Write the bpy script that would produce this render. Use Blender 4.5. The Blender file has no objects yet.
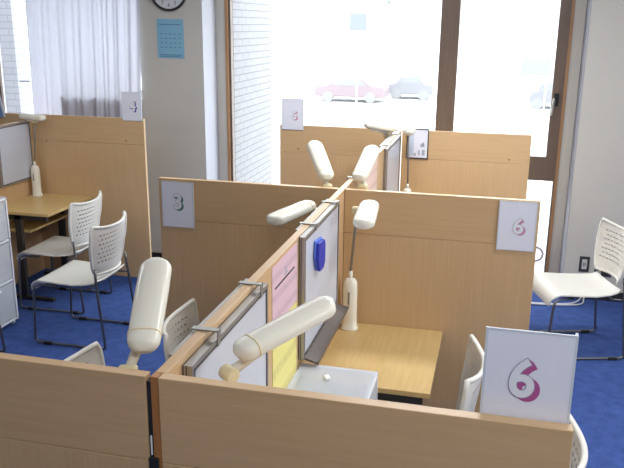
import bpy, bmesh, math, random
from mathutils import Vector, Matrix
random.seed(7)
PI = math.pi
SC = bpy.context.scene
COL = SC.collection

# ------------------------------------------------------------------ materials
def lin(c):
    return tuple(((v/255)/12.92 if v/255 <= .04045 else ((v/255+.055)/1.055)**2.4) for v in c) + (1.0,)

def new_mat(name):
    m = bpy.data.materials.new(name); m.use_nodes = True
    nt = m.node_tree; b = nt.nodes['Principled BSDF']
    return m, nt, b

def plain(name, c, rough=.5, metal=0, var=.06, scale=30, bump=0, spec=.5):
    m, nt, b = new_mat(name)
    tc = nt.nodes.new('ShaderNodeTexCoord'); n = nt.nodes.new('ShaderNodeTexNoise')
    n.inputs['Scale'].default_value = scale; n.inputs['Detail'].default_value = 3
    nt.links.new(tc.outputs['Object'], n.inputs['Vector'])
    r = nt.nodes.new('ShaderNodeValToRGB'); l = lin(c)
    r.color_ramp.elements[0].color = tuple(v*(1-var) for v in l[:3]) + (1,)
    r.color_ramp.elements[1].color = tuple(min(1, v*(1+var)) for v in l[:3]) + (1,)
    nt.links.new(n.outputs['Fac'], r.inputs['Fac']); nt.links.new(r.outputs['Color'], b.inputs['Base Color'])
    b.inputs['Roughness'].default_value = rough; b.inputs['Metallic'].default_value = metal
    b.inputs['Specular IOR Level'].default_value = spec
    if bump:
        bp = nt.nodes.new('ShaderNodeBump'); bp.inputs['Strength'].default_value = bump; bp.inputs['Distance'].default_value = .01
        nt.links.new(n.outputs['Fac'], bp.inputs['Height']); nt.links.new(bp.outputs['Normal'], b.inputs['Normal'])
    return m

def wood(name, c0, c1, stretch, rough=.38, scale=10):
    """fine grain: noise squeezed across the grain; stretch = multipliers of the object axes"""
    m, nt, b = new_mat(name)
    tc = nt.nodes.new('ShaderNodeTexCoord'); mp = nt.nodes.new('ShaderNodeMapping')
    mp.inputs['Scale'].default_value = stretch
    nt.links.new(tc.outputs['Object'], mp.inputs['Vector'])
    n1 = nt.nodes.new('ShaderNodeTexNoise'); n1.inputs['Scale'].default_value = scale; n1.inputs['Detail'].default_value = 6
    n1.inputs['Roughness'].default_value = .65
    nt.links.new(mp.outputs['Vector'], n1.inputs['Vector'])
    n2 = nt.nodes.new('ShaderNodeTexNoise'); n2.inputs['Scale'].default_value = 1.6; n2.inputs['Detail'].default_value = 1
    nt.links.new(tc.outputs['Object'], n2.inputs['Vector'])
    mx = nt.nodes.new('ShaderNodeMath'); mx.operation = 'MULTIPLY_ADD'; mx.inputs[1].default_value = .75
    ad = nt.nodes.new('ShaderNodeMath'); ad.operation = 'MULTIPLY'; ad.inputs[1].default_value = .25
    nt.links.new(n2.outputs['Fac'], ad.inputs[0]); nt.links.new(n1.outputs['Fac'], mx.inputs[0]); nt.links.new(ad.outputs[0], mx.inputs[2])
    r = nt.nodes.new('ShaderNodeValToRGB')
    r.color_ramp.elements[0].position = .3; r.color_ramp.elements[1].position = .72
    r.color_ramp.elements[0].color = lin(c0); r.color_ramp.elements[1].color = lin(c1)
    nt.links.new(mx.outputs[0], r.inputs['Fac']); nt.links.new(r.outputs['Color'], b.inputs['Base Color'])
    b.inputs['Roughness'].default_value = rough
    return m

def mix_clear(name, c, clear=.5, rough=.25, tint=(255, 255, 255)):
    """milky or clear plastic / glass: see-through mixed with a glossy surface"""
    m, nt, b = new_mat(name)
    b.inputs['Base Color'].default_value = lin(c); b.inputs['Roughness'].default_value = rough
    t = nt.nodes.new('ShaderNodeBsdfTransparent'); t.inputs['Color'].default_value = lin(tint)
    n = nt.nodes.new('ShaderNodeTexNoise'); n.inputs['Scale'].default_value = 4
    mr = nt.nodes.new('ShaderNodeMapRange'); mr.inputs['To Min'].default_value = clear-.04; mr.inputs['To Max'].default_value = clear+.04
    nt.links.new(n.outputs['Fac'], mr.inputs['Value'])
    mx = nt.nodes.new('ShaderNodeMixShader')
    out = nt.nodes['Material Output']
    nt.links.new(mr.outputs[0], mx.inputs['Fac'])
    nt.links.new(b.outputs[0], mx.inputs[1]); nt.links.new(t.outputs[0], mx.inputs[2]); nt.links.new(mx.outputs[0], out.inputs['Surface'])
    return m

def brick_mat(name, c, mortar, axis='x', bw=.3, rh=.1):
    m, nt, b = new_mat(name)
    tc = nt.nodes.new('ShaderNodeTexCoord'); sp = nt.nodes.new('ShaderNodeSeparateXYZ'); cb = nt.nodes.new('ShaderNodeCombineXYZ')
    nt.links.new(tc.outputs['Object'], sp.inputs[0])
    nt.links.new(sp.outputs['X' if axis == 'x' else 'Y'], cb.inputs['X']); nt.links.new(sp.outputs['Z'], cb.inputs['Y'])
    br = nt.nodes.new('ShaderNodeTexBrick'); br.inputs['Scale'].default_value = 1
    br.inputs['Brick Width'].default_value = bw; br.inputs['Row Height'].default_value = rh
    br.inputs['Mortar Size'].default_value = .005; br.inputs['Mortar Smooth'].default_value = .3
    l = lin(c)
    br.inputs['Color1'].default_value = l; br.inputs['Color2'].default_value = tuple(v*.93 for v in l[:3]) + (1,)
    br.inputs['Mortar'].default_value = lin(mortar)
    nt.links.new(cb.outputs[0], br.inputs['Vector']); nt.links.new(br.outputs['Color'], b.inputs['Base Color'])
    b.inputs['Roughness'].default_value = .8
    return m

def print_mat(name, c, ink, rows, row_axis='z', fac=.5):
    """paper with rows of small illegible print"""
    m, nt, b = new_mat(name)
    tc = nt.nodes.new('ShaderNodeTexCoord'); mp = nt.nodes.new('ShaderNodeMapping')
    mp.inputs['Scale'].default_value = (150, 150, rows)
    nt.links.new(tc.outputs['Object'], mp.inputs['Vector'])
    n = nt.nodes.new('ShaderNodeTexNoise'); n.inputs['Scale'].default_value = 1; n.inputs['Detail'].default_value = 2
    nt.links.new(mp.outputs[0], n.inputs['Vector'])
    w = nt.nodes.new('ShaderNodeTexWave'); w.bands_direction = 'Z'; w.inputs['Scale'].default_value = rows/20
    nt.links.new(tc.outputs['Object'], w.inputs['Vector'])
    mu = nt.nodes.new('ShaderNodeMath'); mu.operation = 'MULTIPLY'
    nt.links.new(n.outputs['Fac'], mu.inputs[0]); nt.links.new(w.outputs['Fac'], mu.inputs[1])
    r = nt.nodes.new('ShaderNodeValToRGB'); r.color_ramp.elements[0].position = .3; r.color_ramp.elements[1].position = .5
    a, k = lin(c), lin(ink)
    r.color_ramp.elements[0].color = a
    r.color_ramp.elements[1].color = tuple(a[i]*(1-fac)+k[i]*fac for i in range(3)) + (1,)
    nt.links.new(mu.outputs[0], r.inputs['Fac']); nt.links.new(r.outputs['Color'], b.inputs['Base Color'])
    b.inputs['Roughness'].default_value = .6
    return m

def perforated(name, c):
    """backrest plastic with rows of small round through-holes inside a solid rim"""
    m, nt, b = new_mat(name)
    b.inputs['Base Color'].default_value = lin(c); b.inputs['Roughness'].default_value = .45
    tc = nt.nodes.new('ShaderNodeTexCoord'); sp = nt.nodes.new('ShaderNodeSeparateXYZ')
    nt.links.new(tc.outputs['Object'], sp.inputs[0])
    def M(op, a, bb=None):
        n = nt.nodes.new('ShaderNodeMath'); n.operation = op
        for i, v in enumerate((a, bb)):
            if v is None: continue
            if isinstance(v, (int, float)): n.inputs[i].default_value = v
            else: nt.links.new(v, n.inputs[i])
        return n.outputs[0]
    y, z = sp.outputs['Y'], sp.outputs['Z']
    P = .030
    row = M('FLOOR', M('DIVIDE', z, P))
    off = M('MULTIPLY', M('MODULO', row, 2), P*.5)
    fy = M('SUBTRACT', M('MODULO', M('ADD', M('ADD', y, off), 2), P), P/2)
    fz = M('SUBTRACT', M('MODULO', z, P), P/2)
    fy = M('MULTIPLY', fy, .6)
    d = M('SQRT', M('ADD', M('MULTIPLY', fy, fy), M('MULTIPLY', fz, fz)))
    hole = M('LESS_THAN', d, .0055)
    iny = M('LESS_THAN', M('ABSOLUTE', y), .175)
    inz = M('MULTIPLY', M('GREATER_THAN', z, .56), M('LESS_THAN', z, .77))
    f = M('MULTIPLY', M('MULTIPLY', hole, iny), inz)
    t = nt.nodes.new('ShaderNodeBsdfTransparent'); mx = nt.nodes.new('ShaderNodeMixShader')
    nt.links.new(f, mx.inputs['Fac']); nt.links.new(b.outputs[0], mx.inputs[1]); nt.links.new(t.outputs[0], mx.inputs[2])
    nt.links.new(mx.outputs[0], nt.nodes['Material Output'].inputs['Surface'])
    return m

def carpet_mat():
    m, nt, b = new_mat('blue_carpet')
    tc = nt.nodes.new('ShaderNodeTexCoord')
    n = nt.nodes.new('ShaderNodeTexNoise'); n.inputs['Scale'].default_value = 160; n.inputs['Detail'].default_value = 3
    n2 = nt.nodes.new('ShaderNodeTexNoise'); n2.inputs['Scale'].default_value = 14
    nt.links.new(tc.outputs['Object'], n.inputs['Vector']); nt.links.new(tc.outputs['Object'], n2.inputs['Vector'])
    a = nt.nodes.new('ShaderNodeMath'); a.operation = 'MULTIPLY_ADD'; a.inputs[1].default_value = .6
    s = nt.nodes.new('ShaderNodeMath'); s.operation = 'MULTIPLY'; s.inputs[1].default_value = .4
    nt.links.new(n2.outputs['Fac'], s.inputs[0]); nt.links.new(n.outputs['Fac'], a.inputs[0]); nt.links.new(s.outputs[0], a.inputs[2])
    r = nt.nodes.new('ShaderNodeValToRGB'); r.color_ramp.elements[0].position = .35; r.color_ramp.elements[1].position = .68
    r.color_ramp.elements[0].color = lin((46, 65, 118)); r.color_ramp.elements[1].color = lin((68, 93, 156))
    nt.links.new(a.outputs[0], r.inputs['Fac']); nt.links.new(r.outputs['Color'], b.inputs['Base Color'])
    b.inputs['Roughness'].default_value = .95; b.inputs['Specular IOR Level'].default_value = .15
    bp = nt.nodes.new('ShaderNodeBump'); bp.inputs['Strength'].default_value = .5; bp.inputs['Distance'].default_value = .004
    nt.links.new(n.outputs['Fac'], bp.inputs['Height']); nt.links.new(bp.outputs['Normal'], b.inputs['Normal'])
    return m

def curtain_mat():
    m, nt, b = new_mat('curtain_cloth')
    w = nt.nodes.new('ShaderNodeTexNoise'); w.inputs['Scale'].default_value = 60
    r = nt.nodes.new('ShaderNodeValToRGB'); r.color_ramp.elements[0].color = lin((205, 206, 220)); r.color_ramp.elements[1].color = lin((226, 226, 236))
    nt.links.new(w.outputs['Fac'], r.inputs['Fac'])
    d = nt.nodes.new('ShaderNodeBsdfDiffuse'); t = nt.nodes.new('ShaderNodeBsdfTranslucent'); mx = nt.nodes.new('ShaderNodeMixShader')
    nt.links.new(r.outputs['Color'], d.inputs['Color']); nt.links.new(r.outputs['Color'], t.inputs['Color'])
    mx.inputs['Fac'].default_value = .33
    nt.links.new(d.outputs[0], mx.inputs[1]); nt.links.new(t.outputs[0], mx.inputs[2])
    nt.links.new(mx.outputs[0], nt.nodes['Material Output'].inputs['Surface'])
    return m

WA, WB = (195, 161, 119), (209, 176, 134)
M = dict(
    wood_x=wood('beech_grain_along_x', WA, WB, (.35, 6, 9)),
    wood_y=wood('beech_grain_along_y', WA, WB, (6, .35, 9)),
    wood_z=wood('beech_grain_upright', WA, WB, (9, 9, .3)),
    wood_end=wood('beech_cut_end', (150, 98, 52), (182, 126, 74), (6, 6, .5)),
    oak=wood('desk_oak', (194, 163, 106), (213, 185, 130), (5, .5, 5), rough=.35),
    oak_edge=plain('desk_edge', (206, 168, 100), .45),
    black=plain('black_metal', (36, 36, 38), .45),
    steel=plain('chair_steel', (112, 112, 114), .3, .75),
    alu=plain('aluminium_frame', (168, 166, 162), .38, .7),
    alu_dark=plain('dark_frame_lip', (76, 72, 70), .5),
    board=plain('whiteboard_face', (200, 205, 216), .25, var=.01),
    tray=plain('tray_grey', (96, 88, 84), .5),
    plastic=plain('chair_plastic', (216, 214, 206), .42, var=.02),
    perf=perforated('chair_perforated', (213, 210, 202)),
    cream=plain('lamp_cream', (234, 231, 216), .16, var=.02),
    cream_dark=plain('lamp_joint_cream', (226, 212, 170), .35, var=.03),
    tube=plain('lamp_tube', (244, 244, 240), .3),
    rod=plain('lamp_rod', (150, 148, 146), .3, .6),
    paper=plain('white_paper', (226, 228, 240), .6, var=.015, scale=8),
    sleeve=mix_clear('clear_sleeve', (206, 226, 232), .45, .2, (232, 242, 244)),
    sleeve_edge=mix_clear('sleeve_edge', (216, 224, 234), .12, .3, (226, 238, 242)),
    drawer=mix_clear('milky_plastic', (232, 236, 242), .62, .3),
    drawer_top=mix_clear('clear_plastic_top', (226, 232, 240), .62, .15),
    drawer_rail=mix_clear('milky_plastic_edge', (238, 240, 246), .12, .3),
    wall=plain('wall_paint', (192, 190, 184), .8, var=.02, scale=6, bump=.05),
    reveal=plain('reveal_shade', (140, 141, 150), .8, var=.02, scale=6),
    wallw=plain('reveal_dimmed', (176, 177, 186), .8, var=.02, scale=6),  # wall tone dimmed in its colour so window light does not blow out
    ceil=plain('ceiling_paint', (228, 226, 220), .9, var=.02),
    carpet=carpet_mat(),
    base=plain('baseboard_black', (36, 36, 42), .5),
    brown=wood('window_frame_brown', (98, 82, 72), (122, 104, 92), (8, 8, .4)),
    trim=wood('window_trim_wood', (150, 112, 78), (178, 140, 102), (8, 8, .4)),
    glass=mix_clear('window_glass', (240, 246, 250), .95, .03, (252, 255, 255)),
    whiteframe=plain('white_window_frame', (236, 238, 246), .5),
    curtain=curtain_mat(),
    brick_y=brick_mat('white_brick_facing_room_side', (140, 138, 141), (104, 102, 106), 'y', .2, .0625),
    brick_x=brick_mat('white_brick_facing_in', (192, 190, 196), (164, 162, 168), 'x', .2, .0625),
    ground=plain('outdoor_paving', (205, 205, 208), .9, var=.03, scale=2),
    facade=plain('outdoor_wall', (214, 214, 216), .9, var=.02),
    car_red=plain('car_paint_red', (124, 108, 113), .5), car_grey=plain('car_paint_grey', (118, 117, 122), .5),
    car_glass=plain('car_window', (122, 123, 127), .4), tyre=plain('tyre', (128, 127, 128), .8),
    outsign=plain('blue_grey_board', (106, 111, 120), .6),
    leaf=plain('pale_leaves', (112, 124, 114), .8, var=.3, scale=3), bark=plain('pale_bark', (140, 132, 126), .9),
    pink=print_mat('pink_print', (216, 184, 194), (140, 116, 140), 90, fac=.3),
    yellow=print_mat('yellow_print', (232, 222, 140), (160, 150, 100), 60, fac=.3),
    salmon=print_mat('salmon_print', (226, 196, 184), (170, 140, 140), 80, fac=.3),
    bluepaper=plain('blue_paper', (128, 178, 204), .6, var=.03), blueink=plain('blue_ink', (62, 104, 136), .6),
    bluesheet=plain('blue_folder', (112, 140, 196), .35),
    ink=plain('black_ink', (46, 42, 56), .6), picink=plain('grey_ink', (164, 172, 184), .6), picblue=plain('pale_blue_ink', (190, 204, 224), .6),
    blue=plain('eraser_blue', (38, 52, 168), .45), bluelight=plain('eraser_felt', (90, 120, 215), .8),
    clockrim=plain('clock_rim', (40, 42, 46), .3), clockface=plain('clock_face', (206, 208, 216), .5), clockink=plain('clock_ink', (96, 92, 100), .6),
    outlet_dark=plain('outlet_plate', (58, 58, 60), .4), outlet_light=plain('outlet_socket', (196, 196, 192), .4),
    cable=plain('white_cable', (206, 208, 212), .4), foot=plain('rubber_black', (26, 26, 28), .7),
    sticker=plain('round_sticker', (214, 206, 214), .5), screw=plain('screw_cap', (146, 104, 66), .5),
    steel_light=plain('bright_steel', (190, 188, 184), .3, .8),
    eraser_white=plain('white_rubber', (240, 242, 242), .5),
    n4=plain('numeral_blue', (54, 58, 150), .6), n3=plain('numeral_green', (66, 128, 110), .6),
    n5=plain('numeral_rose', (196, 120, 150), .6), n6=plain('numeral_mauve', (176, 84, 146), .6), n6b=plain('numeral_pale_mauve', (196, 140, 168), .6),
    numface=plain('numeral_face', (228, 230, 238), .6, var=.01), outline=plain('numeral_outline', (150, 130, 160), .6),
)

# ------------------------------------------------------------------ mesh helpers
class MB:
    def __init__(s): s.bm = bmesh.new(); s.mats = []; s.cur = 0
    def mat(s, m):
        if m not in s.mats: s.mats.append(m)
        s.cur = s.mats.index(m); return s
    def _f(s, vs):
        try:
            f = s.bm.faces.new(vs); f.material_index = s.cur; return f
        except ValueError: return None
    def box(s, x0, x1, y0, y1, z0, z1, R=None):
        pts = [(x0,y0,z0),(x1,y0,z0),(x1,y1,z0),(x0,y1,z0),(x0,y0,z1),(x1,y0,z1),(x1,y1,z1),(x0,y1,z1)]
        v = [s.bm.verts.new(R @ Vector(p) if R else p) for p in pts]
        for q in ((0,3,2,1),(4,5,6,7),(0,1,5,4),(1,2,6,5),(2,3,7,6),(3,0,4,7)): s._f([v[i] for i in q])
        return s
    def poly(s, pts, d):
        """prism: planar polygon pts pushed along vector d"""
        d = Vector(d); a = [s.bm.verts.new(p) for p in pts]; b = [s.bm.verts.new(Vector(p)+d) for p in pts]
        s._f(a[::-1]); s._f(b)
        n = len(pts)
        for i in range(n): s._f([a[i], a[(i+1) % n], b[(i+1) % n], b[i]])
        return s
    def quad(s, *pts):
        s._f([s.bm.verts.new(p) for p in pts]); return s
    def loft(s, rings, caps=True):
        R = [[s.bm.verts.new(p) for p in r] for r in rings]; n = len(R[0])
        for a, b in zip(R, R[1:]):
            for i in range(n): s._f([a[i], a[(i+1) % n], b[(i+1) % n], b[i]])
        if caps: s._f(R[0][::-1]); s._f(R[-1])
        return s
    def tube(s, path, r, n=8, caps=True):
        path = [Vector(p) for p in path]; rings = []; prev = None
        for i, p in enumerate(path):
            t = (path[min(i+1, len(path)-1)] - path[max(i-1, 0)]).normalized()
            if prev is None:
                a = t.cross(Vector((0,0,1)));
                if a.length < .1: a = t.cross(Vector((0,1,0)))
            else: a = prev - t*prev.dot(t)
            a.normalize(); prev = a; b = t.cross(a)
            rr = r[i] if isinstance(r, (list, tuple)) else r
            rings.append([p + (a*math.cos(2*PI*k/n) + b*math.sin(2*PI*k/n))*rr for k in range(n)])
        return s.loft(rings, caps)
    def grid(s, rows, thick=0, nrm=None):
        """sheet of points rows[i][j], with a second skin offset by thick along nrm(i,j)"""
        A = [[s.bm.verts.new(p) for p in r] for r in rows]; ni, nj = len(rows), len(rows[0])
        for i in range(ni-1):
            for j in range(nj-1): s._f([A[i][j], A[i][j+1], A[i+1][j+1], A[i+1][j]])
        if thick:
            V = [[Vector(p) for p in r] for r in rows]
            B = []
            for i in range(ni):
                row = []
                for j in range(nj):
                    du = V[i][min(j+1, nj-1)] - V[i][max(j-1, 0)]; dv = V[min(i+1, ni-1)][j] - V[max(i-1, 0)][j]
                    n = du.cross(dv).normalized(); row.append(s.bm.verts.new(V[i][j] - n*thick))
                B.append(row)
            for i in range(ni-1):
                for j in range(nj-1): s._f([B[i][j], B[i+1][j], B[i+1][j+1], B[i][j+1]])
            ring = [(0,j) for j in range(nj)] + [(i,nj-1) for i in range(1,ni)] + [(ni-1,j) for j in range(nj-2,-1,-1)] + [(i,0) for i in range(ni-2,0,-1)]
            for k in range(len(ring)):
                a, b = ring[k], ring[(k+1) % len(ring)]
                s._f([A[a[0]][a[1]], B[a[0]][a[1]], B[b[0]][b[1]], A[b[0]][b[1]]])
        return s
    def build(s, name, mat=None, parent=None, smooth=False, bevel=0, origin=None, fix=True):
        if fix: bmesh.ops.recalc_face_normals(s.bm, faces=s.bm.faces[:])
        if origin is not None: bmesh.ops.translate(s.bm, verts=s.bm.verts[:], vec=-Vector(origin))
        me = bpy.data.meshes.new(name); s.bm.to_mesh(me); s.bm.free()
        if mat: me.materials.append(mat)
        for m in s.mats: me.materials.append(m)
        if smooth:
            for p in me.polygons: p.use_smooth = True
        o = bpy.data.objects.new(name, me); COL.objects.link(o)
        if origin is not None: o.location = origin
        if parent is not None: o.parent = parent
        if bevel:
            bv = o.modifiers.new('bevel', 'BEVEL'); bv.width = bevel; bv.segments = 2; bv.limit_method = 'ANGLE'
        return o

def smooth_angle(o, deg=40):
    me = o.data
    bm = bmesh.new(); bm.from_mesh(me)
    for e in bm.edges:
        if len(e.link_faces) == 2 and e.calc_face_angle(0) > math.radians(deg): e.smooth = False
    for f in bm.faces: f.smooth = True
    bm.to_mesh(me); bm.free()
    return o

def thing(name, label, cat, loc=(0,0,0), rz=0, group=None):
    o = bpy.data.objects.new(name, None); o.empty_display_size = .05; COL.objects.link(o)
    o.location = loc; o.rotation_euler = (0, 0, rz); o['label'] = label; o['category'] = cat
    if group: o['group'] = group
    return o
def tag(o, label, cat, group=None):
    o['label'] = label; o['category'] = cat
    if group: o['group'] = group
    return o
def struct(o): o['kind'] = 'structure'; return o
def dup(root, label, loc=None, rz=None, group=None):
    r = root.copy(); COL.objects.link(r); r['label'] = label
    if loc is not None: r.location = loc
    if rz is not None: r.rotation_euler = (0, 0, rz)
    if group: r['group'] = group
    for ch in list(root.children):
        c = ch.copy(); COL.objects.link(c); c.parent = r
        for g in list(ch.children):
            d = g.copy(); COL.objects.link(d); d.parent = c
    return r

# ------------------------------------------------------------------ measures (metres)
H, GR = 1.348, 1.143          # divider height, joint between upper and lower board
T = .027                      # board thickness
Y2, Y3 = 1.967, 4.060         # middle and back cross dividers
YB, YW = 4.60, 4.92           # back wall face, window plane
LSX, LY = -2.983, 4.041       # left carrel run: spine face, cross divider
DZ = .70                      # desk height

# ------------------------------------------------------------------ room shell
struct(MB().box(-4.9, 3.3, -3.6, 4.92, -.06, 0).build('floor', M['carpet']))
struct(MB().box(-4.9, 3.3, -3.6, 5.05, 2.85, 2.93).build('ceiling', M['ceil']))
struct(MB().box(-4.9, -4.8, -3.6, 4.92, 0, 2.85).build('wall_left', M['wall']))
struct(MB().box(3.2, 3.3, -3.6, 4.92, 0, 2.85).build('wall_right', M['wall']))
struct(MB().box(-4.8, 3.2, -3.7, -3.6, 0, 2.85).build('wall_front', M['wall']))
XL, XR = -1.705, 1.285        # opening of the big window
b = MB()
b.mat(M['wall'])
b.box(-2.27, XL-.002, YB, 5.05, 0, 2.85)                      # pier with the clock
b.box(XR+.002, 3.2, YB, 5.05, 0, 2.85)                        # wall right of the window
b.box(-4.8, -4.2, YB, 5.05, 0, 2.85)
b.box(XL, XR, YB, 5.05, 2.62, 2.85)
b.box(-4.2, -3.05, YB, 5.05, 0, .95)                    # wall below the curtained window
b.box(-3.05, -2.27, YB, 5.05, 0, 1.44)
b.box(-4.2, -2.27, YB, 5.05, 2.62, 2.85)
b.mat(M['wallw'])
b.box(XL-.002, XL+.002, YB+.001, YW, 0, 2.62)                 # window reveals, wall tone darkened to hold back the daylight
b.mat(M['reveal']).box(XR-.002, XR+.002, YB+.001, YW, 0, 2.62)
b.mat(M['wall'])
b.box(XL+.002, -1.62, YW-.01, 5.05, 0, 2.62)            # returns beside the frame
b.box(1.20, XR-.002, YW-.01, 5.05, 0, 2.62)
struct(b.build('wall_back'))
struct(MB().box(XR, 3.2, YB-.012, YB, 0, .075).build('baseboard_right', M['base']))
struct(MB().box(-2.27, XL, YB-.012, YB, 0, .075).build('baseboard_left', M['base']))

# big window: outer trim, dark frame, mullion, door-like sash with a mid rail
w = bpy.data.objects.new('window_1', None); COL.objects.link(w); w.location = (-.2, YW, 0); struct(w)
o = Vector((-.2, YW, 0))
def wpart(mb, name, mat): ob = mb.build(name, mat, None, origin=o); ob.location = (0,0,0); ob.parent = w; return ob
wpart(MB().box(-1.62, -1.595, 4.90, 5.0, 0, 2.62).box(1.178, 1.20, 4.90, 5.0, 0, 2.62).box(-1.595, 1.178, 4.90, 5.0, 2.58, 2.62), 'outer_trim', M['trim'])
fr = wpart(MB().box(-1.595, -1.575, 4.92, 4.98, 0, 2.58).box(.198, .345, 4.90, 4.99, 0, 2.58).box(1.094, 1.178, 4.905, 4.985, .867, 2.58).box(1.166, 1.178, 4.905, 4.985, 0, .867)
      .box(-1.575, .198, 4.92, 4.98, 0, .06).box(.345, 1.094, 4.91, 4.98, .867, 1.062).box(.345, 1.166, 4.91, 4.98, 0, .06)
      .box(.345, 1.094, 4.91, 4.98, 2.5, 2.58).box(-1.575, .198, 4.92, 4.98, 2.5, 2.58), 'window_frame', M['brown'])
wpart(MB().box(-1.575, .198, 4.945, 4.951, .06, 2.5), 'pane', M['glass'])
wpart(MB().box(.345, 1.094, 4.945, 4.951, 1.062, 2.5), 'pane', M['glass'])
wpart(MB().box(.345, 1.166, 4.945, 4.951, .06, .867), 'pane', M['glass'])
hb = MB(); hb.mat(M['black']).box(1.112, 1.148, 4.893, 4.905, 1.47, 1.57).tube([(1.13, 4.90, 1.535), (1.13, 4.865, 1.535), (1.115, 4.86, 1.53)], .009)
hb.mat(M['alu']).tube([(1.113, 4.86, 1.535), (1.108, 4.86, 1.50), (1.103, 4.86, 1.40)], [.009, .011, .008])
hd = hb.build('handle', None, None, origin=o); hd.location = (0,0,0); hd.parent = w

# curtained window at the left
w2 = bpy.data.objects.new('window_2', None); COL.objects.link(w2); w2.location = (-3.3, YW, .95); struct(w2)
o = Vector((-3.3, YW, .95))
def wpart2(mb, name, mat): ob = mb.build(name, mat, None, origin=o); ob.location = (0,0,0); ob.parent = w2; return ob
wpart2(MB().box(-4.2, -3.875, 4.90, 4.97, .95, 2.62).box(-3.55, -3.05, 4.90, 4.97, .95, 1.0)
       .box(-3.05, -2.27, 4.90, 4.97, 1.44, 1.49).box(-2.32, -2.27, 4.90, 4.97, 1.49, 2.6), 'window_frame', M['whiteframe'])
wpart2(MB().box(-3.875, -3.55, 4.93, 4.936, .95, 2.62).box(-3.55, -2.32, 4.93, 4.936, 1.49, 2.6), 'pane', M['glass'])
wpart2(MB().box(-3.66, -3.55, 4.91, 4.925, 1.524, 1.54), 'transom_bar', M['whiteframe'])
wpart2(MB().box(-3.9, -3.838, 4.87, 4.90, .95, 2.62), 'dark_post', M['brown'])

# curtain: hanging folds
def curtain():
    rows = []
    n = 150; zs = [2.60, 2.3, 2.0, 1.7, 1.4, 1.1, .8]
    for zi, z in enumerate(zs):
        f = zi/(len(zs)-1); row = []
        x0, x1 = -3.30 - .03*f, -2.225 - .06*f
        for i in range(n+1):
            u = i/n; x = x0 + (x1-x0)*u
            ph = u*2*PI*8 + 1.6*math.sin(u*9) + .25*f*math.sin(u*17)
            a = .018*(.45+.45*math.sin(u*23+1)) + .01*f
            row.append((x + .006*math.sin(ph*.5), 4.572 + a*math.sin(ph) + .008*math.sin(ph*2.3+f*2), z))
        rows.append(row)
    return MB().grid(rows)
c = curtain().build('curtain', M['curtain'], smooth=True, origin=(-2.75, 4.5, .8), fix=False)
tag(c, 'pale white curtain hanging in loose folds behind the left divider', 'curtain')

# ------------------------------------------------------------------ outdoors, bleached by daylight
struct(MB().box(-30, 30, 5.06, 60, -.25, -.15).build('ground_outside', M['ground']))
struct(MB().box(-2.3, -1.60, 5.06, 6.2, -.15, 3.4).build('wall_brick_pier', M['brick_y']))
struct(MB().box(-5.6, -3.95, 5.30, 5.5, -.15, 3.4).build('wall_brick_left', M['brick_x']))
struct(MB().box(-30, 30, 46, 46.4, -.15, 9).build('wall_far_facade', M['facade']))

def car(name, label, x, y, paint, L=2.6):
    t = thing(name, label, 'car', (x, y, -.15), 0, 'cars parked outside')
    prof = [(-1.0,.25),(-1.0,.62),(-.94,.72),(-.62,.78),(-.38,1.12),(.32,1.14),(.62,.80),(.94,.74),(1.0,.62),(1.0,.25)]
    k = L/2
    MB().poly([(p[0]*k, -.55, p[1]*.62) for p in prof], (0, 1.1, 0)).build('car_body', paint, t, bevel=.03)
    MB().poly([(-.52*k, -.556, .49), (-.34*k, -.556, .67), (.29*k, -.556, .67), (.5*k, -.556, .49)], (0, -.004, 0)).build('car_window', M['car_glass'], t)
    for sx in (-.6, .6):
        MB().tube([(sx*k, -.57, .16), (sx*k, -.40, .16)], .16, 14).build('wheel', M['tyre'], t)
    return t
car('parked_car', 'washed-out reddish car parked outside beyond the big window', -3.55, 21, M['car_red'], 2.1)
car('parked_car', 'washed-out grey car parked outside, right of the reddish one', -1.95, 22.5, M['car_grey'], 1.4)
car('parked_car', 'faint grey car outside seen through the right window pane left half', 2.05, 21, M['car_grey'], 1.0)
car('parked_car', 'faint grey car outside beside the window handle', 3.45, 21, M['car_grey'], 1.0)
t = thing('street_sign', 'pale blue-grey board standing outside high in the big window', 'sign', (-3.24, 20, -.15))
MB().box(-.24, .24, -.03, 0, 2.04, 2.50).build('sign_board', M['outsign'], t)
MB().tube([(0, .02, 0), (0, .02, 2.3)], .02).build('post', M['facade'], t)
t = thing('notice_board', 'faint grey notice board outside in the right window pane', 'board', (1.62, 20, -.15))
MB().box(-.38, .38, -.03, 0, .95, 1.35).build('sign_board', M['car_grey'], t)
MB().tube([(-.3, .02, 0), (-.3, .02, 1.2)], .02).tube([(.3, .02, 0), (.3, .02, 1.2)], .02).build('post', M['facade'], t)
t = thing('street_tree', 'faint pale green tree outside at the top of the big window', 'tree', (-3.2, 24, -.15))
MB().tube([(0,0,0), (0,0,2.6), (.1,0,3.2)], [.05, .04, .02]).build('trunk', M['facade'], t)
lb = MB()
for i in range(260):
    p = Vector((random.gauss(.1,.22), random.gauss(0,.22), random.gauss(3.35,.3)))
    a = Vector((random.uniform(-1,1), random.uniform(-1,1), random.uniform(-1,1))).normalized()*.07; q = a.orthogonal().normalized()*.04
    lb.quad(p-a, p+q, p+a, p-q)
lb.build('foliage', M['leaf'], t, fix=False)

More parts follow.
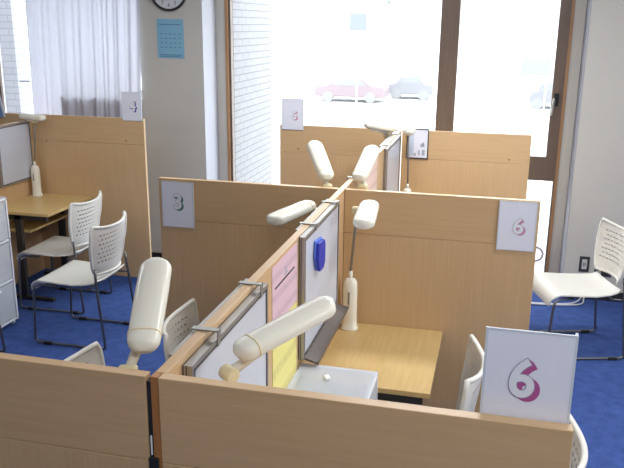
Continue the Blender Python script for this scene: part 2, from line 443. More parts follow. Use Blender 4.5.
# ------------------------------------------------------------------ dividers
def divider(name, label, axis, a0, a1, c0, screws=(), zfoot=.03, extra=None, group='study carrel dividers', h=H):
    """cross divider (axis x: a0..a1 in x, front face y=c0) or spine (axis y: a0..a1 in y, left face x=c0)"""
    if axis == 'x': base = Vector(((a0+a1)/2, c0+T/2, 0))
    else: base = Vector((c0+T/2, (a0+a1)/2, 0))
    t = thing(name, label, 'divider', base, 0, group)
    def bx(z0, z1, mat, nm):
        mb = MB()
        if axis == 'x': mb.box(a0, a1, c0, c0+T, z0, z1)
        else: mb.box(c0, c0+T, a0, a1, z0, z1)
        ob = mb.build(nm, mat, None, origin=base, bevel=.0015); ob.location = (0,0,0); ob.parent = t; return ob
    bx(GR+.0007, h, M['wood_x'] if axis == 'x' else M['wood_y'], 'upper_board')
    bx(zfoot, GR-.0007, M['wood_z'], 'lower_board')
    for (u, z) in screws:
        mb = MB()
        if axis == 'x': mb.tube([(u, c0-.001, z), (u, c0+.004, z)], .007, 10)
        else: mb.tube([(c0+T+.001, u, z), (c0+T-.004, u, z)], .007, 10)
        ob = mb.build('screw_cap', M['screw'], None, origin=base); ob.location = (0,0,0); ob.parent = t
    for k in (.12, .88):
        u = a0+(a1-a0)*k; mb = MB()
        if axis == 'x': mb.tube([(u, c0+T/2, 0), (u, c0+T/2, zfoot)], .011, 10)
        else: mb.tube([(c0+T/2, u, 0), (c0+T/2, u, zfoot)], .011, 10)
        ob = mb.build('levelling_foot', M['foot'], None, origin=base); ob.location = (0,0,0); ob.parent = t
    return t
def part_at(t, mb, name, mat, **k):
    ob = mb.build(name, mat, None, origin=t.location, **k); ob.location = (0,0,0); ob.parent = t; return ob

d = divider('divider_panel', 'beech front divider board at the bottom left, nearest the camera', 'x', -.86, -.0115, 0)
d = divider('divider_panel', 'beech front divider board bottom right with the large number 6 sign standing on it', 'x', .0185, .864, 0)
divider('divider_panel', 'beech middle cross divider left of the spine, number 3 sheet on its corner', 'x', -.898, -.002, Y2)
divider('divider_panel', 'beech middle cross divider right of the spine, number 6 sheet hung on its right end', 'x', T+.002, .895, Y2)
divider('divider_panel', 'beech back cross divider left half with the number 5 sign on top', 'x', -.889, -.002, Y3, [(-.745, 1.172)])
divider('divider_panel', 'beech back cross divider right half in front of the glass door', 'x', T+.002, .931, Y3, [(.79, 1.169)])
divider('divider_panel', 'beech divider at the far left with the number 4 sign at its right corner', 'x', LSX+.001, -1.991, LY, [(-2.15, 1.169), (-2.86, 1.137)])
d = divider('divider_panel', 'long beech spine divider in the foreground between the front and middle boards', 'y', .0275, Y3-.002, 0, group='study carrel dividers')
# cut end of the spine showing in the gap, with its steel connector
part_at(d, MB().box(.0, .0175, .002, .0275, .03, H), 'end_strip', M['wood_end'])
part_at(d, MB().box(-.0105, -.0008, .0035, .03, .9, H-.012), 'gap_shade_strip', M['black'])  # black strip standing in for the shade inside the open gap
part_at(d, MB().box(-.0065, -.0035, .0005, .003, 1.158, 1.206), 'connector_rod', M['eraser_white'])
part_at(d, MB().box(-.011, .012, -.006, .0018, 1.10, 1.154), 'connector_block', M['black'], bevel=.002)
divider('divider_panel', 'beech spine divider at the left edge carrying a whiteboard above the desk', 'y', 1.9, LY+T, LSX-T, h=1.306)

# ------------------------------------------------------------------ desks
def desk(label, x0, x1, y0, y1, side, group='carrel desks', legx=.08):
    t = thing('study_desk', label, 'desk', ((x0+x1)/2, (y0+y1)/2, 0), 0, group)
    part_at(t, MB().box(x0, x1, y0, y1, DZ-.022, DZ), 'desktop', M['oak'], bevel=.002)
    xe, xb = (x1, x0) if side > 0 else (x0, x1)
    s = side
    for y in (y0+.02, y1-.045):
        part_at(t, MB().box(min(xe-s*.03, xb+s*.02), max(xe-s*.03, xb+s*.02), y, y+.025, DZ-.062, DZ-.022), 'apron_rail', M['black'])
    for y in (y0+.035, y1-.035):
        xx = xb+s*legx
        part_at(t, MB().box(xx-.025, xx+.025, y-.015, y+.015, .02, DZ-.022), 'leg', M['black'])
        part_at(t, MB().box(min(xb+s*.02, xe-s*.03), max(xb+s*.02, xe-s*.03), y-.02, y+.02, 0, .025), 'foot_bar', M['black'], bevel=.004)
    part_at(t, MB().box(min(xb+s*.01, xb+s*.30), max(xb+s*.01, xb+s*.30), y0+.055, y1-.055, .53, .545), 'under_shelf', M['oak'])
    return t
desk('golden oak desk in the near right cubicle, bare top, lamp at its back corner', .03, .510, 1.327, Y2-.003, 1)
desk('golden oak desk at the far left below the whiteboard, lamp at its corner', LSX+.003, -2.482, 3.403, LY-.003, 1, legx=.22)
desk('oak desk behind the bottom right front board under the near lamp', .03, .510, .031, .67, 1)
desk('oak desk behind the bottom left front board under the upright lamp', -.483, -.003, .031, .67, -1)
desk('oak desk left of the foreground spine, against the number 3 divider', -.483, -.003, 1.327, Y2-.003, -1)
desk('oak desk just behind the number 3 divider, left of the spine', -.483, -.003, Y2+T+.003, Y2+T+.64, -1)
desk('oak desk just behind the middle right divider, right of the spine', .03, .510, Y2+T+.003, Y2+T+.64, 1)
desk('oak desk in the back left cubicle below the number 5 divider', -.483, -.003, 3.415, Y3-.003, -1)
desk('oak desk in the back right cubicle below the framed sheet', .03, .510, 3.415, Y3-.003, 1)

# ------------------------------------------------------------------ whiteboards hung on the spine
def whiteboard(label, side, y0, y1, zt, zb, xface, clips=(), tray=True, th=1.0, group='hanging whiteboards'):
    """side +1: hangs on the right face of a spine; xface = divider face"""
    s = side
    t = thing('whiteboard', label, 'whiteboard', (xface+s*.02, (y0+y1)/2, zb), 0, group)
    X = lambda d: xface + s*d*th
    def bx(mb, d0, d1, ya, yb, za, zc): a, c = sorted((X(d0), X(d1))); return mb.box(a, c, ya, yb, za, zc)
    f = .012
    mb = MB()
    mb.mat(M['alu'])
    for (ya, yb, za, zc) in ((y0, y1, zt-f, zt), (y0, y1, zb, zb+f), (y0, y0+f, zb+f, zt-f), (y1-f, y1, zb+f, zt-f)):
        bx(mb, .004, .022, ya, yb, za, zc)
    mb.mat(M['alu_dark'])
    for (ya, yb, za, zc) in ((y0+f, y1-f, zt-f-.006, zt-f), (y0+f, y1-f, zb+f, zb+f+.006), (y0+f, y0+f+.005, zb+f, zt-f), (y1-f-.005, y1-f, zb+f, zt-f)):
        bx(mb, .018, .0225, ya, yb, za, zc)
    bx(mb, .001, .004, y0, y1, zb, zt)
    bx(mb, .008, .011, y0-.0008, y0, zb, zt)
    part_at(t, mb, 'frame', None)
    part_at(t, bx(MB(), .0045, .020, y0+f, y1-f, zb+f, zt-f), 'writing_surface', M['board'])
    if tray:
        mb = MB(); prof = [(.0225, zb-.004), (.075, zb-.018), (.078, zb-.006), (.077, zb+.004), (.073, zb-.008), (.0235, zb+.006)]
        mb.poly([(X(p[0]), y0+.01, p[1]) for p in prof], (0, y1-y0-.02, 0))
        part_at(t, mb, 'pen_tray', M['tray'])
    for yc in clips:
        mb = MB(); w_ = .010
        a, c = sorted((X(.0255), xface-s*(T+.015)))
        mb.box(a, c, yc-w_, yc+w_, H+.001, H+.005)
        bx(mb, .0228, .0255, yc-w_, yc+w_, zt-.018, H+.005)
        part_at(t, mb, 'hanger_clip', M['alu'], bevel=.001)
    return t
whiteboard('whiteboard on the spine nearest the camera, behind the near right lamp', 1, .105, .69, 1.330, .88, T, (.27, .62), tray=False, th=1.15)
whiteboard('tall whiteboard on the spine with the blue eraser and a dark pen tray', 1, 1.145, 1.755, 1.346, .87, T, (1.32, 1.69))
whiteboard('whiteboard hung left of the spine nearest the camera, only its rim showing', -1, .125, .68, 1.343, .90, 0, tray=False, th=.6)
whiteboard('whiteboard left of the spine beside the lamp below number 3, only its rim showing', -1, 1.25, 1.78, 1.343, .88, 0, tray=False, th=.6)
whiteboard('white panel board on the rear spine close to the framed sheet', 1, 3.20, 3.83, 1.343, .90, T, (3.3, 3.8))
whiteboard('whiteboard on the left of the rear spine, its end beside the framed sheet', -1, 3.30, 4.02, 1.343, .95, 0, (), tray=False)
whiteboard('whiteboard on the spine at the left edge of the photo above the desk', 1, 3.56, 3.985, 1.304, .838, LSX, (), tray=False)
t = thing('hanger_bracket', 'bright steel clip over the spine just behind the middle divider', 'clip', (T/2, 2.24, H))
part_at(t, MB().box(-.012, T+.012, 2.225, 2.255, H+.001, H+.005).box(-.012, -.009, 2.225, 2.255, H-.05, H+.001).box(T+.009, T+.012, 2.225, 2.255, H-.05, H+.001), 'strap', M['alu'], bevel=.001)

# blue eraser on the whiteboard
xb = T+.0205
t = thing('board_eraser', 'dark blue magnetic eraser stuck on the tall whiteboard', 'eraser', (xb, 1.34, 1.23))
part_at(t, MB().poly([(xb+.009, 1.295, 1.283), (xb+.009, 1.39, 1.274), (xb+.009, 1.40, 1.25), (xb+.009, 1.40, 1.18), (xb+.009, 1.37, 1.162), (xb+.009, 1.315, 1.165), (xb+.009, 1.285, 1.22)], (.013, 0, 0)), 'grip', M['blue'], bevel=.003)
part_at(t, MB().poly([(xb+.0025, 1.288, 1.292), (xb+.0025, 1.395, 1.282), (xb+.0025, 1.405, 1.18), (xb+.0025, 1.315, 1.166), (xb+.0025, 1.283, 1.225)], (.006, 0, 0)), 'felt_pad', M['bluelight'], bevel=.002)

# printed papers on the spine
xp = T+.0005
def paper(name, label, y0, y1, z0, z1, mat, ink=True, group=None):
    t = thing(name, label, 'poster', (xp, (y0+y1)/2, z0), 0, group)
    part_at(t, MB().box(xp, xp+.0015, y0, y1, z0, z1), 'sheet', mat)
    return t
t = paper('notice_sign', 'pink printed sheet on the spine above the yellow one', .812, 1.118, 1.118, 1.335, M['pink'])
part_at(t, MB().box(xp+.0016, xp+.002, .84, 1.08, 1.252, 1.259), 'heading_rule', M['ink'])
part_at(t, MB().box(xp+.0016, xp+.002, .965, .975, 1.268, 1.295).box(xp+.0016, xp+.002, .945, .995, 1.268, 1.273), 'heading_print', M['picink'])
t = paper('notice_sign', 'yellow printed sheet on the spine beneath the pink one', .812, 1.115, .80, 1.115, M['yellow'])
paper('notice_sign', 'salmon printed sheet on the rear spine beside the upright lamp', 2.50, 2.93, 1.0, 1.335, M['salmon'])

# framed sheet on the back divider
t = thing('framed_sheet', 'black-framed pale sheet at the top of the back divider, right of the spine', 'picture', (.13, Y3-.01, 1.14))
x0, x1, z0, z1 = T+.04, .222, 1.145, 1.362
part_at(t, MB().box(x0, x1, Y3-.012, Y3-.002, z1-.007, z1).box(x0, x1, Y3-.012, Y3-.002, z0, z0+.007).box(x1-.006, x1, Y3-.012, Y3-.002, z0, z1).box(x0, x0+.006, Y3-.012, Y3-.002, z0, z1), 'frame', M['black'])
mb = MB(); mb.mat(M['paper']).box(x0+.006, x1-.006, Y3-.009, Y3-.003, z0+.007, z1-.007)
mb.mat(M['picblue']).box(x0+.012, x0+.05, Y3-.0095, Y3-.009, z0+.02, z1-.03)
mb.mat(M['picink']).box(.165, .195, Y3-.0095, Y3-.009, z0+.085, z0+.105).box(.175, .190, Y3-.0095, Y3-.009, z0+.10, z0+.118).box(.152, .163, Y3-.0095, Y3-.009, z0+.025, z0+.062).box(.178, .198, Y3-.0095, Y3-.009, z0+.025, z0+.066).box(.12, .135, Y3-.0095, Y3-.009, z0+.02, z0+.04)
part_at(t, mb, 'sheet', None)

# ------------------------------------------------------------------ number signs
def text_mesh(ch, size, offset=0.0):
    cu = bpy.data.curves.new('glyph', 'FONT'); cu.body = ch; cu.size = size; cu.align_x = 'CENTER'; cu.align_y = 'CENTER'; cu.offset = offset
    cu.resolution_u = 6
    ob = bpy.data.objects.new('glyph', cu); COL.objects.link(ob)
    dg = bpy.context.evaluated_depsgraph_get()
    me = bpy.data.meshes.new_from_object(ob.evaluated_get(dg))
    bpy.data.objects.remove(ob); bpy.data.curves.remove(cu)
    return me
def numeral(ch, size, face, edge, outline, sx=1.0):
    """block numeral drawn flat on the sheet: solid face over a coloured slab drop, as meshes in the x-z plane"""
    k = size*.028
    def layer(off, shifts):
        me = text_mesh(ch, size, off)
        vs = [v.co.copy() for v in me.vertices]; fs = [tuple(p.vertices) for p in me.polygons]; bpy.data.meshes.remove(me)
        cx = (min(v.x for v in vs)+max(v.x for v in vs))/2; cy = (min(v.y for v in vs)+max(v.y for v in vs))/2
        V, F = [], []
        for j, (dx, dz) in enumerate(shifts):
            n = len(V)
            V += [((v.x-cx)*sx+dx, j*.00001, v.y-cy+dz) for v in vs]; F += [tuple(i+n for i in f) for f in fs]
        m2 = bpy.data.meshes.new('numeral'); m2.from_pydata(V, [], F); m2.update(); return m2
    drop = layer(k, [(size*.012*i, -size*.008*i) for i in range(9)][::-1])
    rim = layer(k*1.35, [(0, 0)])
    top = layer(k*.8, [(0, 0)])
    drop.materials.append(edge); rim.materials.append(outline); top.materials.append(face)
    return drop, rim, top
def sign(label, ch, x0, x1, y, z0, z1, col, dx, dz, h, tilt=0, thick=.006, lean=0, rot=0, sx=1.0, fold=False, group='number signs'):
    w_, h_ = x1-x0, z1-z0
    t = thing('number_sign', label, 'sign', ((x0+x1)/2, y, z0), 0, group)
    t.rotation_euler = (lean, tilt, 0)
    o_ = Vector((0, 0, 0))
    MB().box(-w_/2+.005, w_/2-.005, -.0016, .0, .004, h_-.004).build('sheet', M['paper'], t)
    mb = MB(); mb.box(-w_/2, w_/2, .0012, .0016, 0, h_)
    mb.box(-w_/2, -w_/2+.005, -.0024, .0012, 0, h_).box(w_/2-.005, w_/2, -.0024, thick, 0, h_).box(-w_/2+.005, w_/2-.005, -.0024, .0012, h_-.004, h_)
    mb.build('sleeve', M['sleeve_edge'], t)
    drop, rim, top = numeral(ch, h*1.38, M['numface'], col, M['outline'], sx)
    for nm, me, yy in (('numeral_shade', drop, -.0022), ('numeral_rim', rim, -.0026), ('numeral', top, -.0029)):
        ob = bpy.data.objects.new(nm, me); COL.objects.link(ob); ob.parent = t; ob.location = (dx, yy, dz); ob.rotation_euler = (0, rot, 0)
    return t
s6 = sign('large white sign with a mauve number 6 standing on the bottom right front board', '6', .690, .858, .034, H-.03, 1.527, M['n6'], -.010, .112, .080, thick=.014, sx=.93)
s6m = sign('white sheet with a pale mauve number 6 hung on the middle divider right end', '6', .722, .884, Y2-.004, 1.118, 1.342, M['n6b'], .006, .115, .070)
s3 = sign('white sheet with a green number 3 on the left corner of the middle divider', '3', -.882, -.716, Y2-.004, 1.106, 1.335, M['n3'], .0, .13, .075)
s5 = sign('white sign with a rose number 5 rising above the back divider left end', '5', -.872, -.705, Y3-.006, 1.312, 1.543, M['n5'], .014, .108, .06)
s4 = sign('white sign with a blue number 4 at the right corner of the far left divider', '4', -2.166, -2.000, LY-.006, 1.33, 1.553, M['n4'], .008, .115, .078)
t = thing('blue_sign', 'blue sheet in a clear holder leaning at the left edge above the whiteboard', 'sign', (-3.305, LY-.02, H-.03))
MB().poly([(-.08, 0, 0), (.083, 0, 0), (.04, .002, .24), (-.1, .002, .24)], (0, .002, 0)).build('sheet', M['bluesheet'], t)
MB().poly([(.083, -.002, 0), (.098, -.002, 0), (.055, 0, .24), (.04, 0, .24)], (0, .006, 0)).build('sleeve', M['sleeve_edge'], t)
divider('divider_panel', 'beech divider end at the left edge under the blue sign', 'x', -3.85, LSX-T-.002, LY)

# ------------------------------------------------------------------ desk lamps
def rrect(c, ax, ay, hw, hh, n=20, p=3.0):
    out = []
    for i in range(n):
        a = 2*PI*i/n; ca, sa = math.cos(a), math.sin(a)
        out.append(c + ax*(hw*math.copysign(abs(ca)**(2/p), ca)) + ay*(hh*math.copysign(abs(sa)**(2/p), sa)))
    return out
def lamp(label, bx, by, J, E, link, rz=0, zb=DZ, w_=.041, group='cream desk lamps'):
    """J,E: near and far centres of the capsule head; link: where the arm meets the joint below the head"""
    t = thing('desk_lamp', label, 'lamp', (bx, by, zb), 0, group)
    B = Vector((bx, by, zb)); J, E, K = Vector(J)-B, Vector(E)-B, Vector(link)-B
    # body: flared foot, rounded column leaning back to a dome
    ax, ay = Vector((math.cos(rz), math.sin(rz), 0)), Vector((-math.sin(rz), math.cos(rz), 0))
    rings = []
    for z, hw, hh in ((0,.042,.036),(.008,.042,.036),(.014,.036,.031),(.05,.034,.030),(.14,.034,.031),(.205,.034,.030),(.232,.031,.027),(.247,.023,.020),(.254,.010,.010)):
        rings.append(rrect(Vector((0,0,z)), ax, ay, hw, hh, 20, 2.6))
    MB().loft(rings).build('lamp_base', M['cream'], t, smooth=True)
    MB().box(-.004, .004, -.0325, -.030, .13, .19).build('switch', M['rod'], t)
    MB().tube([(0,0,.25), (0,0,.285)], [.012, .009], 10).build('arm_socket', M['cream'], t, smooth=True)
    MB().tube([(0,0,.28), Vector((0,0,.28)).lerp(K, .5), K], .0062, 8).build('arm', M['rod'], t, smooth=True)
    d = (E-J).normalized(); L = (E-J).length
    side = d.cross(Vector((0,0,1))).normalized(); up = side.cross(d).normalized()
    if up.z < 0: up = -up
    # joint: knob and short link bar up into the head
    kb = MB().tube([K-side*.021, K-side*.016, K+side*.016, K+side*.021], [.015,.019,.019,.015], 14)
    kn = kb.build('joint_knob', M['cream_dark'], t, smooth=True); smooth_angle(kn)
    tip = J + d*.07 - up*.012
    MB().tube([K, K.lerp(tip, .5)+d*0, tip], [.012, .013, .016], 10).build('joint_link', M['cream'], t, smooth=True)
    # head: capsule, flat underneath, tapering to the joint end
    hw0, hh0 = w_, .024
    prof = []
    for i in range(7):
        a = PI/2*i/6; prof.append((-.034*math.cos(a)+0, max(.06, math.sin(a))*.93))
    prof += [(L*.35, .97), (L*.7, 1.0)]
    for i in range(7):
        a = PI/2*i/6; prof.append((L+.036*math.sin(a), max(.06, math.cos(a))))
    rings = [rrect(J+d*x, side, up, hw0*s_, hh0*(.55+.45*s_)*(s_ if s_ < .5 else 1), 24, 2.7) for x, s_ in prof]
    hd = MB().loft(rings).build('lamp_head', M['cream'], t, smooth=True)
    # seam collar where the end cap meets the shade, and the tube beneath
    rings = [rrect(J+d*(.012+k), side, up, hw0*.945+e, hh0*.98+e, 24, 2.7) for k, e in ((0,0),(.001,.0012),(.004,.0012),(.005,0))]
    MB().loft(rings).build('head_seam', M['cream_dark'], hd, smooth=True)
    MB().tube([J+d*.03-up*.026, J+d*(L-.02)-up*.026], .008, 10).build('fluorescent_tube', M['tube'], hd, smooth=True)
    return t
lamp('cream desk lamp at the front of the near right cubicle, head pointing right', .10, .10, (.163,.17,1.360), (.298,.335,1.409), (.124,.15,1.300), .3, w_=.036)
lamp('cream desk lamp behind the bottom left board, head standing tall', -.085, .10, (-.071,.12,1.375), (-.138,.335,1.468), (-.105,.10,1.298))
lamp('cream desk lamp on the golden oak desk, body against the middle divider', .081, 1.885, (.172,1.80,1.318), (.184,1.60,1.296), (.118,1.80,1.293), w_=.046)
lamp('cream desk lamp left of the spine below the number 3 divider, head pointing left', -.085, 1.885, (-.107,1.80,1.299), (-.19,1.60,1.283), (-.085,1.83,1.27), w_=.046)
lamp('cream desk lamp behind the middle left divider, head leaning left', -.085, 2.10, (-.095,2.12,1.379), (-.191,2.288,1.484), (-.085,2.11,1.32))
lamp('cream desk lamp behind the middle right divider, head standing upright', .089, 2.10, (.071,2.12,1.383), (.090,2.324,1.470), (.089,2.11,1.33))
lamp('cream desk lamp in the back left cubicle, only its head showing over the spine', -.085, 3.93, (-.03,3.85,1.376), (-.150,3.69,1.420), (-.06,3.88,1.33))
lamp('cream desk lamp in front of the framed sheet, thin arm showing', .101, 3.92, (.100,3.90,1.384), (.119,3.70,1.390), (.094,3.91,1.345))
lamp('cream desk lamp on the far left desk beside the whiteboard', -2.914, 3.93, (-2.81,3.92,1.338), (-2.975,3.93,1.345), (-2.872,3.925,1.312))

# ------------------------------------------------------------------ chairs
def chair(label):
    """faces +x; seat centre at the origin on the floor"""
    t = thing('stacking_chair', label, 'chair', group='white stacking chairs')
    # seat: dished sheet with a rolled front edge
    rows = []
    sec = [(-.215,.452),(-.19,.436),(-.14,.426),(-.05,.421),(.05,.424),(.14,.430),(.195,.431),(.225,.424),(.243,.408),(.250,.385),(.250,.365)]
    for i, (x, z) in enumerate(sec):
        row = []
        hw = .225 if x > 0 else .225 - .04*((-x)/.215)**2
        if i > 7: hw -= .008*(i-7)
        for j in range(15):
            y = -hw + 2*hw*j/14; e = abs(y)/hw
            row.append((x, y, z + .010*e**3*(1 if x < .2 else .2) ))
        rows.append(row)
    ob = MB().grid(rows, .009).build('seat', M['plastic'], t, smooth=True); smooth_angle(ob, 50)
    # backrest: curved perforated shell with a rolled rim
    rows = []
    NZ, NY = 13, 25
    def bp(f, g):
        z = .50 + .31*f
        hw = .185 + .045*min(1, f*1.7)
        if f > .86: hw -= .02*((f-.86)/.14)**2
        if f < .12: hw -= .02*(1-f/.12)
        y = g*hw
        x = -.262 + .058*(abs(g)**2.0) + .035*(1-f)**1.5*.6 - .022*max(0, f-.4)
        zz = z + .022*abs(g)**3*f
        return Vector((x, y, zz))
    for i in range(NZ):
        rows.append([bp(i/(NZ-1), -1+2*j/(NY-1)) for j in range(NY)])
    ob = MB().grid(rows, .006).build('backrest', M['perf'], t, smooth=True); smooth_angle(ob, 50)
    ring = [bp(0, -1+2*j/24) for j in range(25)] + [bp(i/12, 1) for i in range(1, 13)] + [bp(1, 1-2*j/24) for j in range(1, 25)] + [bp(1-i/12, -1) for i in range(1, 12)]
    ring = [p + Vector((-.006, 0, 0)) for p in ring]; ring.append(ring[0])
    MB().tube(ring, .0105, 8).build('rim', M['plastic'], ob, smooth=True)
    # steel side frames: front leg, floor runner, rear leg rising to the backrest
    for s in (-1, 1):
        y = s*.222
        pts = [(.10, s*.19, .41), (.195, s*.205, .412), (.225, y, .398), (.232, y, .36), (.25, y, .08), (.252, y, .03), (.242, y, .013), (.22, y, .011),
               (-.235, y, .011), (-.258, y, .016), (-.262, y, .035), (-.225, y*.97, .40), (-.216, s*.207, .50), (-.214, s*.200, .55)]
        leg = MB().tube(pts, .0085, 8).build('leg_frame', M['steel'], t, smooth=True)
        for x in (.16, -.19):
            MB().box(x-.03, x+.03, y-.012, y+.012, 0, .019).build('glide', M['foot'], leg, bevel=.003)
    MB().tube([(.10, -.19, .41), (.10, .19, .41)], .008).build('cross_bar', M['steel'], t, smooth=True)
    MB().tube([(-.15, -.2, .408), (-.15, .2, .408)], .008).tube([(-.15, -.2, .408), (-.2225, -.215, .408)], .007).tube([(-.15, .2, .408), (-.2225, .215, .408)], .007).build('cross_bar', M['steel'], t, smooth=True)
    return t
c0 = chair('white perforated stacking chair on the left, nearer of the two in the aisle')
c0.location = (-1.952, 2.945, 0); c0.rotation_euler = (0, 0, PI)
dup(c0, 'white perforated stacking chair tucked under the far left desk', (-2.425, 3.47, 0), PI+.03)
dup(c0, 'white stacking chair by the right wall outlets, turned away from the booths', (1.280, 3.61, 0), PI+.29)
dup(c0, 'white chair between the golden oak desk and the large number 6 sign', (.425, 1.415, 0), PI)
dup(c0, 'white chair mostly hidden behind the large number 6 sign at lower right', (.742, .88, 0), PI-.05)
dup(c0, 'white chair with its top corner peeking over the bottom left board', (-.592, .945, 0), 0)
dup(c0, 'white chair in shade between the tall lamp and the foreground spine', (-.382, 1.535, 0), .13)
dup(c0, 'chair cut off by the left edge of the photo, one steel leg showing', (-2.56, 2.30, 0), PI)

# ------------------------------------------------------------------ drawer chests
def chest(label, x0, x1, y0, y1, h, n, face):
    """milky plastic drawer tower; face '+x' = drawer fronts look along +x"""
    t = thing('drawer_tower', label, 'drawers', ((x0+x1)/2, (y0+y1)/2, 0), 0, 'clear plastic drawer towers')
    r = .014
    mb = MB()
    for x in (x0, x1-r):
        for y in (y0, y1-r): mb.box(x, x+r, y, y+r, .03, h)
    dz = (h-.05)/n
    for k in range(n+1):
        z = .035+dz*k
        mb.box(x0, x1, y0, y0+r, z, z+r).box(x0, x1, y1-r, y1, z, z+r).box(x0, x0+r, y0+r, y1-r, z, z+r).box(x1-r, x1, y0+r, y1-r, z, z+r)
    part_at(t, mb, 'frame', M['drawer_rail'])
    part_at(t, MB().box(x0+.002, x1-.002, y0+.002, y1-.002, h, h+.004), 'top_panel', M['drawer_top'])
    part_at(t, MB().box(x0+.003, x1-.003, y0+.003, y0+.006, .05, h-.004).box(x0+.003, x1-.003, y1-.006, y1-.003, .05, h-.004), 'side_panel', M['drawer'])
    for k in range(n):
        z0, z1 = .035+dz*k+r+.006, .035+dz*(k+1)-.008
        a = MB(); xa, xb_, ya, yb_ = x0+.02, x1-.003, y0+.02, y1-.02
        a.box(xb_-.004, xb_, ya, yb_, z0, z1).box(xa, xa+.003, ya, yb_, z0, z1*.9+z0*.1).box(xa, xb_, ya, ya+.003, z0, z1*.9+z0*.1).box(xa, xb_, yb_-.003, yb_, z0, z1*.9+z0*.1).box(xa, xb_, ya, yb_, z0, z0+.003)
        dr = part_at(t, a, 'drawer', M['drawer'])
        ym = (ya+yb_)/2
        hb_ = MB().box(xb_, xb_+.012, ym-.06, ym+.06, z1-.03, z1-.018).build('handle', M['drawer_rail'], None, origin=t.location); hb_.location = (0,0,0); hb_.parent = dr
    for x in (x0+.03, x1-.03):
        for y in (y0+.03, y1-.03):
            part_at(t, MB().tube([(x, y-.008, .015), (x, y+.008, .015)], .015, 12), 'caster', M['cable'])
    return t
chest('milky plastic drawer tower between the spine and the golden oak desk', 0.03, .325, .72, 1.182, .838, 4, '+x')
chest('milky plastic drawer tower at the left edge beside the far left desk', -2.95, -2.525, 2.55, 3.005, .915, 3, '+x')
o = MB().box(.146, .165, 1.056, 1.086, .843, .855).build('rubber', M['eraser_white'], origin=(.1555, 1.071, .8425), bevel=.003)
o.rotation_euler = (0, 0, .5)
tag(o, 'small white rubber lying on top of the near drawer tower', 'eraser')

# ------------------------------------------------------------------ wall things
cx, cz, cr = -1.985, 2.325, .163
t = thing('wall_clock', 'round black-rimmed clock on the wall, cut by the top edge', 'clock', (cx, YB-.001, cz))
n = 48
rings = []
for rr, yy in ((cr-.02, -.012), (cr-.014, -.028), (cr-.004, -.028), (cr, -.02), (cr, -.001)):
    rings.append([(rr*math.cos(2*PI*i/n), yy, rr*math.sin(2*PI*i/n)) for i in range(n)])
MB().loft(rings, caps=False).build('rim', M['clockrim'], t, smooth=True)
MB().poly([((cr-.015)*math.cos(2*PI*i/n), -.004, (cr-.015)*math.sin(2*PI*i/n)) for i in range(n)], (0, -.008, 0)).build('dial', M['clockface'], t)
for i in range(12):
    a = PI/2 - 2*PI*(i+1)/12
    me = text_mesh(str(i+1), .038, .0008)
    me.materials.append(M['clockink'])
    ob = bpy.data.objects.new('hour_numeral', me); COL.objects.link(ob); ob.parent = t
    ob.location = (.112*math.cos(a), -.0128, .112*math.sin(a)); ob.rotation_euler = (PI/2, 0, 0)
MB().box(-.004, .004, -.0145, -.0135, -.015, .075).build('hour_hand', M['clockrim'], t).rotation_euler = (0, 1.1, 0)
MB().box(-.003, .003, -.016, -.015, -.02, .115).build('minute_hand', M['clockrim'], t).rotation_euler = (0, -.5, 0)

x0, x1, z0, z1 = -2.105, -1.868, 1.787, 2.102
t = thing('wall_calendar', 'blue printed calendar sheet on the wall below the clock', 'calendar', ((x0+x1)/2, YB-.001, z0))
w_, h_ = x1-x0, z1-z0
MB().box(-w_/2, w_/2, -.002, 0, 0, h_).build('sheet', M['bluepaper'], t)
def mark(xa, xb_, za, zb_): MB().box(xa, xb_, -.0026, -.002, za, zb_).build('printed_mark', M['blueink'], t)
for r_ in range(4):
    for c_ in range(5):
        x = -w_/2+.03+c_*.04; z = .085+r_*.036
        mark(x, x+.017, z, z+.006)
mark(-w_/2+.02, w_/2-.02, .024, .030); mark(-w_/2+.02, w_/2-.03, .012, .017); mark(-w_/2+.025, w_/2-.025, h_-.047, h_-.042)

def outlet(label, x, z, w_, h_, light):
    t = thing('wall_outlet', label, 'outlet', (x, YB-.001, z), 0, 'wall outlets')
    MB().box(-w_/2, w_/2, -.008, 0, -h_/2, h_/2).build('cover_plate', M['outlet_dark'], t, bevel=.003)
    MB().box(-w_*.25, w_*.25, -.011, -.008, -h_*.32, h_*.32).build('socket', M['outlet_light'] if light else M['black'], t, bevel=.002)
    MB().box(-w_*.1, -w_*.03, -.0115, -.011, -h_*.12, h_*.12).box(w_*.03, w_*.1, -.0115, -.011, -h_*.12, h_*.12).build('slot', M['black'], t)
outlet('tall dark wall outlet with a pale socket, nearest the window', 1.437, .285, .075, .125, True)
outlet('narrow dark wall plate in the middle of the three by the chair', 1.53, .265, .028, .115, False)
outlet('dark wall outlet partly behind the right chair backrest', 1.606, .238, .078, .085, False)
cb = MB()
for k, (dx, dz) in enumerate(((0, 0), (.022, 0))):
    pts = [(1.452+dx, YB-.016, .20), (1.452+dx, YB-.02, .10), (1.435+dx, YB-.04, .02), (1.38+dx*2, 4.46-dx, .008), (1.27, 4.40-dx, .007), (1.06, 4.37-dx, .007), (.85, 4.36-dx, .007)]
    P = [Vector(p) for p in pts]; sm = []
    for i in range(len(P)-1):
        p0, p1, p2, p3 = P[max(i-1,0)], P[i], P[i+1], P[min(i+2,len(P)-1)]
        for s_ in range(6):
            u = s_/6; sm.append(.5*((2*p1)+(p2-p0)*u+(2*p0-5*p1+4*p2-p3)*u*u+(3*p1-p0-3*p2+p3)*u**3))
    sm.append(P[-1]); cb.tube(sm, .006, 8)
tag(cb.build('power_cable', M['cable'], smooth=True, origin=(1.2, 4.4, 0)), 'pale power cable running along the carpet under the right chair', 'cable')
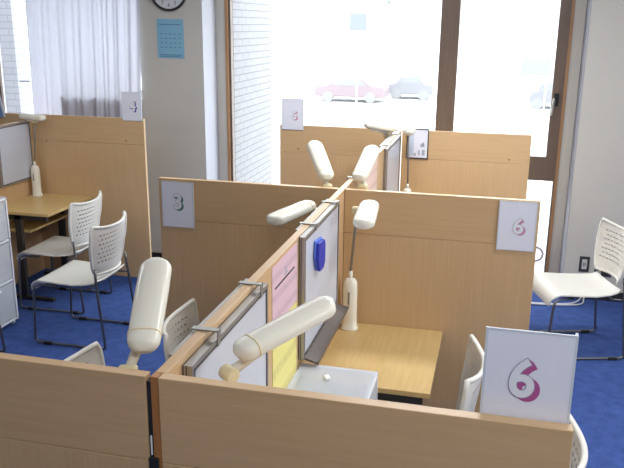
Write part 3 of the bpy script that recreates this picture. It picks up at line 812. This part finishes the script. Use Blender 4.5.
rings = [[(1.085+r_*math.cos(2*PI*i/24), yy, .233+r_*math.sin(2*PI*i/24)) for i in range(24)] for r_, yy in ((.07, 4.944), (.07, 4.942), (.048, 4.942), (.048, 4.944))]
ob = MB().loft(rings, caps=False).build('round_sticker', M['sticker'], origin=(1.085, 4.943, .16))
tag(ob, 'pale ring sticker low on the glass beside the middle divider', 'sticker')

# ------------------------------------------------------------------ light
wd = bpy.data.worlds.new('daylight'); SC.world = wd; wd.use_nodes = True
nt = wd.node_tree; bg = nt.nodes['Background']
tc = nt.nodes.new('ShaderNodeTexCoord'); sp = nt.nodes.new('ShaderNodeSeparateXYZ'); rp = nt.nodes.new('ShaderNodeValToRGB')
nt.links.new(tc.outputs['Generated'], sp.inputs[0]); nt.links.new(sp.outputs['Z'], rp.inputs['Fac'])
rp.color_ramp.elements[0].color = (1, 1, 1, 1); rp.color_ramp.elements[1].color = (.86, .93, 1, 1)
nt.links.new(rp.outputs['Color'], bg.inputs['Color']); bg.inputs['Strength'].default_value = 6.5

def area(name, loc, rot, sx, sy, power, color=(1,1,1), portal=False):
    l = bpy.data.lights.new(name, 'AREA'); l.shape = 'RECTANGLE'; l.size = sx; l.size_y = sy; l.energy = power; l.color = color
    if portal: l.cycles.is_portal = True
    o = bpy.data.objects.new(name, l); COL.objects.link(o); o.location = loc; o.rotation_euler = rot; return o
area('window_portal', (-.2, 5.03, 1.31), (-PI/2, 0, 0), 2.82, 2.6, 1, portal=True)
area('window_portal', (-3.1, 5.03, 1.8), (-PI/2, 0, 0), 1.6, 1.6, 1, portal=True)
for (x, y, p) in ((-2.6, -1.2, 20), (1.2, -1.2, 28), (-2.6, 1.6, 15), (1.4, 1.6, 24), (-1.2, 3.0, 12), (.5, 2.8, 44)):
    area('ceiling_light', (x, y, 2.82), (0, 0, 0), 1.3, .3, p, (.97, .98, 1))
area('side_window_light', (3.15, 1.2, 1.7), (0, PI/2, 0), 1.5, 3.5, 50, (.95, .97, 1))

SC.view_settings.view_transform = 'Standard'; SC.view_settings.look = 'None'
SC.view_settings.exposure = 0; SC.view_settings.gamma = 1
SC.cycles.use_denoising = True
SC.cycles.max_bounces = 8; SC.cycles.transparent_max_bounces = 24

# ------------------------------------------------------------------ camera
cam = bpy.data.cameras.new('camera'); co = bpy.data.objects.new('camera', cam); COL.objects.link(co)
cam.sensor_width = 36; cam.lens = 36*747.4873/624; cam.clip_start = .05; cam.clip_end = 200
yaw, pitch, roll = .2383, .2749, .0106
F = Vector((-math.sin(yaw)*math.cos(pitch), math.cos(yaw)*math.cos(pitch), -math.sin(pitch)))
R = Vector((math.cos(yaw), math.sin(yaw), 0)); U = R.cross(F)
R2 = R*math.cos(roll)+U*math.sin(roll); U2 = -R*math.sin(roll)+U*math.cos(roll)
m = Matrix(((R2.x, U2.x, -F.x, .6779), (R2.y, U2.y, -F.y, -1.3336), (R2.z, U2.z, -F.z, 2.0809), (0,0,0,1)))
co.matrix_world = m
SC.camera = co
